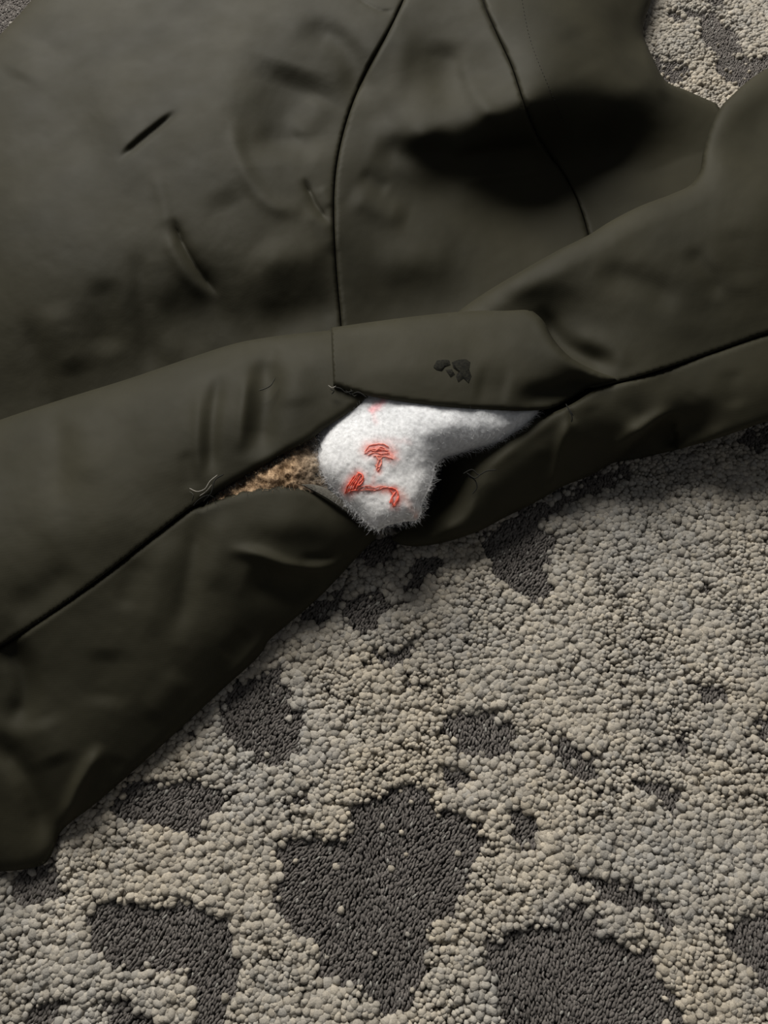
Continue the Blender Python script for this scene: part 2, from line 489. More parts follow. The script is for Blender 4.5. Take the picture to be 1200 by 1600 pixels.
# ------------------------------------------------------------------ cloth panels
def panel(name, edges, height, folds, material, parent, spacing=4.3, thick=.0011, noise=(.10, .03), yarn=None, hemdrop=.5):
    """A sheet of cloth. edges: list of (kind, points[px], roll radius px, roll drop cm); kind is
    roll (the cloth turns under), seam (turned down into the seam), cut (raw edge), off (plain).
    height(xy) gives cm above the pile; folds are fold strokes."""
    B, K = [], []
    for e in edges:
        c = catmull(e[1], 5.0)
        B.append(c[:-1]); K += [e] * (len(c) - 1)
    B = np.vstack(B)
    # drop near-duplicate boundary points
    keep = np.linalg.norm(B - np.roll(B, 1, 0), axis=1) > .8
    B = B[keep]; K = [k for k, q in zip(K, keep) if q]
    area = .5 * np.sum(B[:, 0] * np.roll(B[:, 1], -1) - np.roll(B[:, 0], -1) * B[:, 1])
    nb = len(B)
    lo, hi = B.min(0), B.max(0)
    gx, gy = np.meshgrid(np.arange(lo[0], hi[0], spacing), np.arange(lo[1], hi[1], spacing * .866))
    gx = gx + (np.arange(gx.shape[0]) % 2)[:, None] * spacing * .5
    G = np.column_stack([gx.ravel(), gy.ravel()])
    G = G[inside_poly(G, B)]
    closed = np.vstack([B, B[:1]])
    d, _, _ = poly_dist(G, closed)
    G = G[d > spacing * .55]
    # finer rows along the border
    rows = []
    XY = np.vstack([B, G])
    verts, _, faces, _, _, _ = delaunay_2d_cdt([Vector(p) for p in XY], [(i, (i + 1) % nb) for i in range(nb)], [], 1, 1e-4, False)[:6]
    V2 = np.array([(v.x, v.y) for v in verts])
    T = np.array([f if len(f) == 3 else f[:3] for f in faces])
    T = T[inside_poly(V2[T].mean(1), B)]
    # border loop in order (first nb vertices are the border)
    z = height(V2) + fold_height(V2, folds)
    z += noise[0] * fbm(V2[:, 0] / 120, V2[:, 1] / 120, hash_name(name)) + noise[1] * fbm(V2[:, 0] / 38, V2[:, 1] / 38, 5 + hash_name(name))
    for e in edges:
        line = catmull(e[1], 6)
        if e[0] in ('roll', 'seam', 'cut') and len(e) > 2:
            dist, _, _ = poly_dist(V2, line)
            r, drop = e[2], e[3]
            t = np.clip(1 - dist / r, 0, 1)
            z -= drop * (1 - np.sqrt(np.maximum(1 - t * t, 0))) if e[0] == 'roll' else drop * t * t
    z = np.maximum(z, .35)
    # orientation: face the camera (image y runs down, so flip)
    a, b, c = V2[T[:, 0]], V2[T[:, 1]], V2[T[:, 2]]
    cr = (b[:, 0] - a[:, 0]) * (c[:, 1] - a[:, 1]) - (b[:, 1] - a[:, 1]) * (c[:, 0] - a[:, 0])
    T[cr > 0] = T[cr > 0][:, ::-1]
    # skirts: the cloth goes on underneath
    sgn = 1.0 if area > 0 else -1.0
    tang = np.roll(B, -1, 0) - np.roll(B, 1, 0)
    tang /= np.maximum(np.linalg.norm(tang, axis=1, keepdims=True), 1e-6)
    inward = np.column_stack([-tang[:, 1], tang[:, 0]]) * sgn
    for _ in range(6):
        inward = (np.roll(inward, 1, 0) + inward + np.roll(inward, -1, 0)) / 3
        inward /= np.maximum(np.linalg.norm(inward, axis=1, keepdims=True), 1e-6)
    P2, Z = [V2], [z]
    SK = {'roll': [(2, .35), (7, 1.1), (18, 2.3), (34, 3.6)], 'seam': [(1.5, .35), (3.5, .8)], 'cut': [(.8, .05)], 'off': [(6, 1.0), (14, 9.0)]}
    F = [T]
    base = len(V2)
    for kind in SK:
        idx = np.array([i for i in range(nb) if K[i][0] == kind or K[i - 1][0] == kind], int)
        if len(idx) == 0: continue
        where = {int(i): q for q, i in enumerate(idx)}
        prev = idx.copy()
        for (ins, drp) in SK[kind]:
            q = B[idx] + inward[idx] * ins
            zz = np.maximum(z[idx] - drp, .15)
            P2.append(q); Z.append(zz)
            cur = base + np.arange(len(idx)); base += len(idx)
            fs = []
            for i in range(nb):
                if K[i][0] != kind: continue
                j = (i + 1) % nb
                a_, b_ = where[i], where[j]
                quad = (prev[a_], prev[b_], cur[b_], cur[a_])
                if sgn < 0: quad = quad[::-1]
                fs += [(quad[0], quad[1], quad[2]), (quad[0], quad[2], quad[3])]
            F.append(np.array(fs)); prev = cur
    P2 = np.vstack(P2); Z = np.concatenate(Z); F = np.vstack(F)
    W = unproject(P2[:, 0], P2[:, 1], Z / 100.0)
    colours = yarn(P2) if yarn is not None else None
    o = mesh_object(name, W, F, material, None, True, colours)
    if thick:
        md = o.modifiers.new('thickness', 'SOLIDIFY'); md.thickness = thick; md.offset = -1
    adopt(o, parent)
    o['_'] = 0; del o['_']
    return o

def hash_name(s):
    return sum(ord(c) * (i + 1) for i, c in enumerate(s)) % 97

jacket = tag(empty('jacket', tuple(unproject(500, 600, 0.0))), 'dark olive waxed cotton jacket lying crumpled with its seam torn open', 'jacket')

S1 = [(680,-150),(642,-30),(625,12),(604,55),(571,115),(546,175),(529,240),(522,300),(524,400),(533,507),(540,600)]
S2 = [(735,-150),(755,0),(775,50),(800,105),(820,165),(840,213),(860,245),(878,268),(905,320),(930,420),(940,560)]
SEAM_D = [(315,785),(300,792),(240,837),(150,907),(65,967),(0,1009),(-120,1078),(-330,1200)]

body_z = tps([
 (50,0,8.0),(-60,110,7.6),(100,20,8.7),(0,150,8.6),(300,100,9),(150,250,8.6),(300,300,8.6),(0,350,8.2),(-120,350,6),(450,60,9.6),(600,50,9.6),
 (345,170,9.7),(450,180,7.9),(530,230,6.9),(525,350,6.0),(530,500,3.0),(400,400,6.8),(400,500,3.6),(200,450,7.0),(200,580,3.2),(60,500,6.8),(0,640,3.4),(-120,650,4),
 (300,640,2),(0,760,2),(-330,900,2),(-330,500,6),(-120,800,2),(550,600,2),(750,560,1.5),(650,120,8.0),(720,125,7.6),(750,60,9.4),(775,120,9.2),(600,180,7.0),(660,215,8.0),(620,290,4.6),(700,270,4.0),(720,310,3.0),
 (650,400,3.2),(600,480,1.7),(750,420,1.6),(700,480,.9),(760,180,9.6),(830,158,10.6),(900,148,9.0),(1000,135,6.2),(800,250,3.2),(870,250,2.0),
 (950,235,1.2),(1060,240,.5),(900,350,.8),(1000,320,.4),(850,50,10.2),(950,50,6.8),(1010,20,3.0),(1005,60,3.0),(1040,125,3.2),(1115,160,1.2),
 (850,-80,9),(600,-80,9),(300,-80,8),(170,-150,5),(1050,400,.8),(800,540,1.2),(950,560,1),(1030,-150,5)])

body_folds = [
 ('g', [(180,254),(230,212),(285,168)], 6, -.75), ('g', [(175,238),(225,198),(270,165)], 14, .18),
 ('g', [(90,20),(110,160),(150,280)], 42, -.55), ('g', [(60,60),(30,130)], 30, .3), ('g', [(170,80),(190,200),(215,330)], 40, .35),
 ('c', [(270,335),(285,380),(312,425),(345,465)], 8, -.75), ('g', [(255,350),(275,400),(305,445),(335,470)], 13, .5), ('g', [(240,260),(258,330),(262,370)], 12, .3),
 ('g', [(470,100),(445,180),(450,260)], 72, -1.0), ('g', [(362,170),(370,235),(395,290),(430,322),(490,330)], 14, .55),
 ('g', [(455,45),(520,62),(552,100),(562,180)], 24, -.85), ('g', [(455,215),(485,185),(505,150)], 22, .45),
 ('g', [(395,205),(440,225),(500,250)], 18, -.45),
 ('c', [(474,275),(492,318),(518,352)], 6, -.6), ('g', [(500,290),(520,325)], 9, .25), ('g', [(470,330),(505,352),(520,400)], 12, .3),
 ('g', [(340,290),(380,360),(430,410)], 36, -.5), ('g', [(215,370),(222,470),(240,600)], 17, -.5), ('g', [(250,420),(262,500),(275,590)], 18, .35),
 ('g', [(35,480),(75,610),(100,700)], 18, -.55), ('g', [(80,470),(120,590)], 25, .35), ('g', [(160,430),(170,560)], 26, -.4),
 ('g', [(400,520),(470,492),(540,475)], 34, -.7), ('g', [(230,500),(310,485),(370,465)], 46, -.6), ('g', [(400,420),(470,400),(520,390)], 30, .4),
 ('c', [(550,-8),(600,18),(624,13)], 4, -.25),
 ('s', [(1010,150),(920,168),(840,172),(770,195),(700,214),(630,238),(570,232)], 60, -.0),
 ('g', [(580,225),(650,240),(720,225)], 26, -.8), ('g', [(545,300),(600,330),(640,340)], 20, .5), ('g', [(560,270),(610,300)], 14, -.3),
 ('g', [(712,282),(780,275),(870,262)], 10, .55), ('g', [(700,250),(780,235),(850,225)], 13, -.8),
 ('g', [(735,70),(728,110),(745,150),(790,195)], 14, .5), ('g', [(700,60),(690,120),(720,180)], 30, -.45),
 ('g', [(1000,60),(1030,130),(1045,160)], 9, .5), ('g', [(960,0),(980,80),(1010,150)], 18, -.45),
 ('g', [(890,40),(920,120)], 26, -.25), ('g', [(640,30),(620,130),(600,190)], 20, .3), ('g', [(580,420),(640,410),(720,400)], 30, .3),
]
SEAMW = 9
def seam_line(pts, w=SEAMW): return ('c', pts, 2.6, -.14)

body_folds_s = body_folds + [seam_line(S1), seam_line(S2)]

panel('sleeve_panel', [
  ('roll', [(-330,390),(-150,205),(-60,112),(0,54),(50,0),(110,-70),(170,-150)], 40, 1.5), ('off', [(170,-150),(420,-150),(679,-150)]),
  ('seam', [(x - .7, y) for x, y in S1], 5, .18), ('off', [(539,600),(300,690),(0,800),(-330,920)]), ('off', [(-330,920),(-330,390)])],
  body_z, body_folds_s, M_CLOTH, jacket, spacing=3.4)
panel('side_panel', [
  ('seam', [(x + .7, y) for x, y in S1][::-1], 5, .18), ('off', [(681,-150),(734,-150)]), ('seam', [(x - .7, y) for x, y in S2], 5, .18),
  ('off', [(939,560),(740,590),(541,600)])], body_z, body_folds_s, M_CLOTH, jacket, spacing=4.5)
panel('front_panel', [
  ('seam', [(x + .7, y) for x, y in S2][::-1], 5, .18), ('off', [(736,-150),(900,-150),(1045,-150)]),
  ('roll', [(1045,-150),(1030,-60),(1018,0),(1007,30),(1005,52),(1020,90),(1041,127),(1072,141),(1120,162)], 18, 1.0),
  ('off', [(1120,162),(1170,250),(1170,400),(1100,540),(941,560)])], body_z, body_folds_s, M_CLOTH, jacket, spacing=4.5)

# sleeve tube at the front left; unseen end heaped up to shade the rug
d_z = tps([(-330,772,12),(-330,960,20),(-330,1200,20),(-120,700,6.8),(0,656,6.6),(200,592,6.8),(370,535,6.9),(517,516,7.0),(200,750,8.7),(60,800,8.6),(450,610,8.3),(330,660,8.6),(0,1005,7.0),(-120,1075,7.6),
  (240,836,7.6),(310,785,7.2),(400,735,7.5),(500,672,7.7),(580,622,7.5),(550,560,7.5),(-120,880,10.6),(120,900,7.9)])
panel('sleeve_panel', [
  ('roll', [(-330,772),(-120,700),(0,656),(100,623),(200,592),(300,558),(370,536),(440,524),(517,516)], 46, 1.7), ('off', [(517,516),(552,528),(580,560),(584,618)]),
  ('cut', [(584,618),(545,645),(505,671),(485,687),(440,711),(400,734),(360,757),(315,785)], 12, .4),
  ('seam', SEAM_D, 5, .12), ('off', [(-330,1200),(-330,960),(-330,772)])],
  d_z, [('g', [(415,535),(415,620),(400,725)], 24, -1.3), ('g', [(388,575),(380,640),(375,715)], 11, .55), ('g', [(345,575),(332,660),(330,755)], 13, -.9),
  ('g', [(312,600),(308,680),(312,760)], 9, .28), ('g', [(460,560),(470,640)], 24, .25), ('g', [(85,630),(92,720),(90,800)], 22, -.35), ('g', [(130,640),(140,760)], 26, .25),
  ('g', [(200,640),(210,760),(250,820)], 30, -.25), ('g', [(30,840),(150,820),(260,790)], 40, .2), ('g', [(0,950),(60,935),(120,880)], 26, -.4), ('c', [(430,588),(424,606),(410,612)], 4, -.12),
  ('g', [(290,700),(300,770)], 14, -.25), ('g', [(375,545),(410,540),(440,560)], 12, -.4)],
  M_CLOTH, jacket)
h_z = tps([(-330,1205,19.8),(-330,1320,15),(-330,1400,1),(-120,1080,7.4),(0,1011,6.8),(240,838,7.4),(310,788,7.0),(390,762,7.1),(430,756,7.2),(470,758,7.0),(510,775,6.3),(545,798,5.4),(575,822,4.3),(594,834,3.0),  # unseen left end follows the added shade-casting heap
  (540,890,2.2),(480,950,1.7),(415,1005,1.3),(350,1075,1.2),(200,1212,1.1),(95,1300,1.0),(40,1358,.8),(-120,1372,.8),(450,820,7.0),(520,840,5.2),(400,900,5.4),(460,900,4.4),
  (300,950,5.6),(350,1000,4.0),(200,1050,5.0),(250,1100,3.2),(100,1150,4.4),(120,1230,2.6),(0,1200,4.2),(0,1300,2.2),(-120,1250,4.5),(60,1060,5.6)])
panel('under_sleeve_panel', [
  ('seam', [(-330,1203),(-120,1081),(0,1012),(65,970),(150,910),(240,840),(300,795),(315,788)], 8, .30),
  ('roll', [(315,789),(345,778),(390,763),(430,756),(470,759),(510,775),(545,798),(575,822),(594,834)], 16, .7),
  ('roll', [(594,834),(570,858),(540,890),(510,922),(480,950),(450,975),(418,1003),(412,1015),(400,1030),(350,1075),(280,1140),(200,1212),(150,1255),(95,1300),(85,1325),(72,1348),(40,1358),(0,1362),(-120,1372),(-330,1400)], 20, .6),
  ('off', [(-330,1400),(-330,1300),(-330,1203)])],
  h_z, [('g', [(345,856),(400,866),(450,884),(500,888),(552,868)], 10, 1.0), ('g', [(380,900),(440,918),(510,915)], 26, -1.0), ('g', [(465,872),(500,872),(530,868)], 7, -.3),
  ('g', [(370,835),(440,850),(530,845)], 20, -.3), ('g', [(312,795),(300,880),(272,1010)], 17, -.7), ('g', [(268,830),(245,920),(230,1010)], 18, .35), ('g', [(345,790),(345,850),(330,930)], 20, .3),
  ('g', [(215,870),(190,960)], 18, -.3), ('g', [(165,1160),(128,1220),(95,1295)], 12, 1.2), ('g', [(190,1180),(165,1240)], 14, -.4),
  ('g', [(-10,985),(35,1045),(38,1100),(0,1140)], 20, -.9), ('g', [(-20,1140),(45,1220),(75,1330)], 20, -1.0), ('g', [(60,1120),(90,1200)], 26, .4),
  ('g', [(420,985),(385,1030),(350,1065)], 9, .4), ('g', [(390,985),(350,1030)], 14, -.35), ('g', [(290,1050),(230,1130)], 22, .3), ('g', [(170,1010),(160,1110)], 30, -.35)],
  M_CLOTH, jacket)
# the flap of cloth over the tear
e_z = tps([(517,512,7.7),(650,493,7.9),(720,486,8.0),(790,484,8.2),(830,484,8.5),(519,560,8.5),(521,604,8.4),(650,565,9.0),(640,629,8.5),(760,640,8.4),(760,560,9.0),
  (850,530,9.0),(860,580,9.0),(900,585,8.8),(860,638,7.6),(890,622,7.3),(925,602,7.5),(968,592,8.4),(930,585,8.8)])
panel('torn_flap', [
  ('cut', [(521,604),(519,560),(517,512)]),
  ('roll', [(517,512),(580,503),(650,494),(720,487),(790,484),(829,483)], 22, 1.0),
  ('roll', [(829,483),(848,500),(865,530),(890,557),(930,579),(970,592)], 14, .9),
  ('roll', [(970,592),(945,598),(925,603),(890,624),(860,638),(820,642),(760,640),(700,636),(640,629),(583,620),(550,612),(521,604)], 9, .35)],
  e_z, [('g', [(930,592),(880,612),(800,628)], 18, -1.3), ('g', [(780,520),(840,545),(900,572)], 16, .2), ('g', [(600,540),(680,530),(760,530)], 26, .15), ('g', [(740,600),(800,610)], 26, -.3), ('g', [(560,520),(556,600)], 18, -.12)],
  M_CLOTH, jacket, spacing=5)
# the bulky right hand side
f_z = tps([(700,500,6.8),(725,480,6.9),(800,432,9.0),(870,392,10),(955,345,10.6),(1080,290,11.2),(1098,235,11.2),(1145,148,10.4),(1320,50,9.6),(1200,300,12),(1000,430,10),(1120,420,10.6),
  (1110,500,8.7),(1200,520,8.2),(1320,480,8.2),(1320,250,10),(985,592,8.0),(930,605,7.2),(820,560,6.8),(780,510,7.0),(862,500,6.9),(895,545,7.2),(800,455,8.3),(900,450,9),(1180,200,9.6)])
panel('body_panel', [
  ('roll', [(700,500),(725,480),(760,456),(800,432),(870,392),(920,367),(955,345),(1000,322),(1050,303),(1080,288),(1093,268),(1099,235),(1112,195),(1128,165),(1145,148),(1168,127),(1200,106),(1320,50)], 36, 1.9),
  ('off', [(1320,50),(1320,300),(1320,484)]), ('seam', [(1320,484),(1200,520),(1120,548),(1050,572),(985,592),(930,606)], 5, .15),
  ('off', [(930,606),(880,600),(820,560),(780,515),(700,500)])],
  f_z, [('g', [(925,425),(1010,445),(1065,485)], 22, -.45), ('g', [(1070,385),(1105,425),(1125,475)], 15, -.45), ('g', [(780,455),(850,440),(910,430)], 24, .25), ('g', [(835,478),(880,540),(970,580)], 17, -1.2),
  ('g', [(890,520),(960,545),(985,580)], 16, .35), ('g', [(1100,320),(1125,230),(1160,180)], 18, -.3), ('g', [(1150,350),(1160,450)], 30, -.2), ('g', [(1020,500),(1100,510),(1180,490)], 22, .2)],
  M_CLOTH, jacket)
g_z = tps([(925,606,7.4),(985,595,7.9),(1120,551,7.9),(1200,523,8.0),(1320,488,8.0),(1320,620,6.2),(1200,658,6.0),(1120,685,5.3),(1060,702,3.6),(957,724,1.8),(880,760,1.7),(790,808,1.6),(700,846,1.7),(650,853,1.8),
  (607,840,2.0),(890,640,7.3),(850,655,6.4),(800,668,5.0),(720,695,2.8),(690,740,.8),(690,780,.8),(660,812,1.0),(800,702,6.0),(765,728,5.4),(745,755,4.8),(733,790,4.0),(700,824,3.2),(650,844,2.5),
  (1000,650,6.3),(1100,625,7.2),(1200,600,7.5),(1040,600,7.4),(900,690,5.6),(820,740,4.6),(880,720,4.0),(800,780,3.0),(960,690,4.6),(1000,674,6.0),(1040,652,6.4),(1010,706,1.9),(1050,690,2.3),(1085,668,4.2)])
panel('under_body_panel', [
  ('seam', [(930,608),(985,595),(1050,575),(1120,551),(1200,523),(1320,487)], 7, .25), ('off', [(1320,487),(1320,560),(1320,620)]),
  ('roll', [(1320,620),(1200,658),(1120,685),(1060,702),(1000,716),(957,724),(925,742),(880,760),(840,783),(790,808),(750,829),(700,846),(660,853),(630,852),(610,842)], 16, .5),
  ('off', [(610,842),(632,826),(655,810),(672,780),(675,740),(700,705),(760,680),(850,650)]), ('cut', [(850,650),(890,633),(930,608)], 8, .3)],
  g_z, [('g', [(885,640),(830,680),(770,725),(742,752)], 10, .45), ('g', [(893,645),(877,700),(860,778)], 9, .9), ('g', [(850,700),(830,780)], 16, -.35), ('g', [(742,760),(735,800),(690,832),(630,850)], 9, .3),
  ('s', [(950,728),(985,700),(1015,672),(1050,650),(1068,652)], 30, -2.2), ('g', [(940,718),(1000,675),(1060,640)], 14, 1.2), ('g', [(1085,690),(1075,660),(1090,620)], 16, .35), ('g', [(1140,575),(1150,640)], 18, -.3),
  ('g', [(920,630),(935,690)], 16, -.3), ('c', [(886,636),(893,648),(896,664)], 3, -.3)],
  M_CLOTH, jacket, spacing=5)
# black cloth inside the opening
panel('inner_lining', [('off', [(330,778),(420,690),(560,600),(740,590),(900,600)]), ('off', [(900,600),(850,670),(740,780)]), ('off', [(740,780),(690,815),(610,826)]), ('off', [(610,826),(540,805),(440,778),(330,778)])],
  tps([(330,778,5.2),(420,690,4.5),(560,600,4),(740,590,4),(900,600,5),(850,670,3),(740,780,.8),(690,815,.8),(610,826,1.6),(540,805,3),(440,778,4.6),(640,700,1.5)]), [], M_INNER, jacket, spacing=8, thick=0)
# turned-in facing strip of the torn lower edge
panel('seam_facing', [('cut', [(470,757),(490,757),(507,762),(530,777),(556,801),(582,823)]), ('cut', [(582,822),(574,824),(545,803),(510,779),(470,757)])],
  tps([(470,757,7.0),(505,748,6.6),(530,772,6.3),(582,822,4.4),(545,803,5.7),(510,779,6.6)]), [], M_TEAR, jacket, spacing=4, noise=(.03, .05))

# ------------------------------------------------------------------ tan fleece lining
def fleece_colour(xy):
    t = np.clip(.5 + .9 * fbm(xy[:, 0] / 9, xy[:, 1] / 9, 31), 0, 1)[:, None]
    c = np.array([.12, .070, .034]) * (1 - t) + np.array([.46, .32, .20]) * t
    r = np.clip((xy[:, 0] - 455) / 35, 0, 1)[:, None] * .7
    return c * (1 - r) + np.array([.32, .27, .21]) * r
fl_z = tps([(330,783,6.4),(360,757,6.3),(420,722,6.3),(490,688,6.2),(505,720,6.2),(500,765,6.1),(430,765,6.8),(420,745,7.3),(470,730,7.2)])
def fl_height(xy):
    return fl_z(xy) + .32 * fbm(xy[:, 0] / 9, xy[:, 1] / 9, 31) + .12 * fbm(xy[:, 0] / 3.5, xy[:, 1] / 3.5, 33)
fleece = panel('fleece_lining', [('off', [(325,786),(360,752),(420,715),(492,680)]), ('off', [(492,680),(510,720),(512,772)]), ('off', [(512,772),(430,772),(325,786)])],
  fl_height, [], M_FLEECE, jacket, spacing=2.6, thick=0, noise=(0, 0), yarn=fleece_colour)
tag(fleece, 'tan curly fleece lining showing in the tear')

def fibres(name, pts, direction, length, width, curl, material, parent, colours=None, steps=4):
    """thin curved ribbons, one mesh: pts (n,3), direction (n,3)"""
    n = len(pts)
    L_ = length * rng.uniform(.45, 1.25, n)
    d = direction + rng.normal(0, .35, (n, 3)); d /= np.linalg.norm(d, axis=1, keepdims=True)
    c = rng.normal(0, 1, (n, 3)); c -= (c * d).sum(1, keepdims=True) * d; c /= np.linalg.norm(c, axis=1, keepdims=True)
    w = np.cross(d, c); w += rng.normal(0, .4, (n, 3)); w /= np.linalg.norm(w, axis=1, keepdims=True)
    V = np.empty((n, (steps + 1) * 2, 3))
    for s in range(steps + 1):
        t = s / steps
        p = pts + d * (L_ * t)[:, None] + c * (L_ * curl * t * t)[:, None] + w * (L_ * .15 * math.sin(5 * t))[:, None]
        h = w * (width * (1 - .7 * t))
        V[:, 2 * s] = p - h; V[:, 2 * s + 1] = p + h
    F = np.array([(2 * s, 2 * s + 1, 2 * s + 3, 2 * s + 2) for s in range(steps)])
    FF = (F[None] + (np.arange(n) * V.shape[1])[:, None, None]).reshape(-1, 4)
    o = mesh_object(name, V.reshape(-1, 3), FF, material, None, True, None if colours is None else np.repeat(colours, V.shape[1], 0))
    o['kind'] = 'stuff'
    adopt(o, parent)
    return o

# curly fibres of the fleece, black fringe along the torn edge
q = np.column_stack([rng.uniform(330, 508, 4200), rng.uniform(690, 780, 4200)])
q = q[inside_poly(q, np.array([(335,780),(365,755),(420,722),(492,690),(505,720),(505,768),(430,766)]))]
fz = fl_height(q)
W = unproject(q[:, 0], q[:, 1], fz / 100)
o = fibres('fleece_fibre', W, np.column_stack([rng.normal(0, .8, len(q)), rng.normal(0, .8, len(q)), np.full(len(q), .7)]), .0042, .00016, .8, M_FLEECE, fleece, fleece_colour(q + rng.normal(0, 4, q.shape)))
edge = catmull([(325,778),(360,754),(400,732),(440,709),(485,685),(500,690)], .35)
ez = d_z(edge) - .55
nE = len(edge)
W = unproject(edge[:, 0] + rng.normal(0, 2.0, nE), edge[:, 1] + rng.normal(3, 3.0, nE), ez / 100)
fibres('black_pile_edge', W, np.column_stack([rng.normal(.2, .5, nE), rng.normal(-.9, .4, nE), np.full(nE, -.15)]), .0085, .00022, .4, M_BLACKFIBRE, jacket)
edge = catmull([(488,690),(497,712),(496,740),(505,752),(470,757)], .6); nE = len(edge)
W = unproject(edge[:, 0] + rng.normal(-3, 2.5, nE), edge[:, 1] + rng.normal(0, 3.0, nE), .064)
fibres('black_pile_edge', W, np.column_stack([rng.normal(-.5, .6, nE), rng.normal(0, .7, nE), np.full(nE, .2)]), .0055, .00018, .5, M_BLACKFIBRE, jacket)

# ------------------------------------------------------------------ threads and marks on the jacket
def strand(pts, zs):
    """curve through pixel points at heights zs (cm)"""
    p = catmull([(x, y, z * 10) for (x, y), z in zip(pts, zs)], 3)
    return unproject(p[:, 0], p[:, 1], p[:, 2] / 1000)

def threads(name, lines, radius, mat, parent=jacket):
    v, f = tube_mesh(lines, radius)
    o = mesh_object(name, v, f, mat); adopt(o, parent)
    return o

for pts, zs, m in [
  ([(296,763),(308,768),(320,764),(328,752),(340,742)], [7.9,8.3,8.5,8.6,8.3], M_THREAD_LT), ([(312,775),(322,768),(331,757)], [7.9,8.3,8.4], M_THREAD_LT),
  ([(318,784),(330,770),(336,750),(350,741)], [7.6,8.2,8.4,8.1], M_THREAD_DK), ([(302,790),(312,780),(325,774),(335,778)], [7.6,8.0,8.0,7.6], M_THREAD_DK), ([(300,783),(302,773),(296,768)], [7.7,8.0,8.0], M_THREAD_OL),
  ([(513,602),(519,606),(525,603)], [8.9,9.0,9.0], M_THREAD_LT), ([(516,608),(522,611),(518,616)], [8.6,8.7,8.5], M_THREAD_DK), ([(520,605),(532,607),(540,613),(552,611)], [8.8,8.9,8.7,8.8], M_THREAD_DK),
  ([(540,610),(548,616),(560,613),(574,622)], [8.7,8.5,8.7,8.5], M_THREAD_DK), ([(548,608),(553,619),(558,616)], [8.8,8.5,8.5], M_THREAD_OL),
  ([(884,631),(890,642),(894,652),(893,660)], [8.0,8.0,7.8,7.5], M_THREAD_DK), ([(890,640),(896,650)], [8.0,7.8], M_THREAD_DK),
  ([(724,740),(738,734),(748,742),(760,736),(776,734)], [5.9,6.0,5.9,6.1,6.2], M_THREAD_DK), ([(732,744),(742,750),(745,762),(738,772)], [5.7,5.6,5.3,5.0], M_THREAD_DK), ([(728,738),(742,747),(752,740)], [5.9,5.8,6.0], M_THREAD_DK),
  ([(598,829),(602,836),(606,844)], [4.2,3.6,3.0], M_THREAD_DK), ([(430,590),(423,602),(412,608),(404,610)], [8.6,8.5,8.4,8.5], M_THREAD_OL)]:
    threads('loose_thread', [strand(pts, zs)], .00038 if m is M_THREAD_LT else .00062, m)

def stitch_row(name, pts, zf, lift, pitch, mat, rad=.00030):
    c = catmull(pts, 1.0)
    lines = []
    k = 0
    while k + pitch < len(c):
        s = c[k:k + int(pitch * .7)]
        z = zf(s) + lift + .05 * np.sin(np.linspace(0, math.pi, len(s)))
        lines.append(unproject(s[:, 0], s[:, 1], z / 100)); k += pitch
    return threads(name, lines, rad, mat)

stitch_row('topstitching', [(812,-20),(828,60),(855,130),(885,198)], lambda s: body_z(s) + fold_height(s, body_folds_s) + .10 * fbm(s[:, 0] / 120, s[:, 1] / 120, hash_name('front_panel')), .03, 6, M_THREAD_DK)

def residue(name, poly, zf, lift):
    B = np.array(poly, float)
    c = B.mean(0)
    rings = [B * r + c * (1 - r) for r in (1.0, .7, .35)]
    P = np.vstack(rings + [c[None]])
    n = len(B)
    z = zf(P) + lift + np.concatenate([np.full(n, -.06), np.full(n, .03), np.full(n, .04), [.05]]) + rng.normal(0, .018, len(P))
    F = []
    for r in range(2):
        for i in range(n):
            j = (i + 1) % n
            F += [(r * n + j, r * n + i, (r + 1) * n + i), (r * n + j, (r + 1) * n + i, (r + 1) * n + j)]
    F += [(2 * n + (i + 1) % n, 2 * n + i, 3 * n) for i in range(n)]
    o = mesh_object(name, unproject(P[:, 0], P[:, 1], z / 100), np.array(F), M_RESIDUE); adopt(o, jacket)
    return o
for poly in [[(677,573),(683,563),(694,561),(702,563),(704,570),(696,573),(690,580),(682,578)],
             [(706,566),(716,562),(728,561),(735,566),(733,577),(737,588),(732,598),(724,592),(716,597),(712,588),(717,580),(708,575)],
             [(696,578),(706,577),(711,585),(704,590)]]:
    residue('dark_residue', poly, lambda p: e_z(p) + .10 * fbm(p[:, 0] / 120, p[:, 1] / 120, hash_name('torn_flap')), .07)

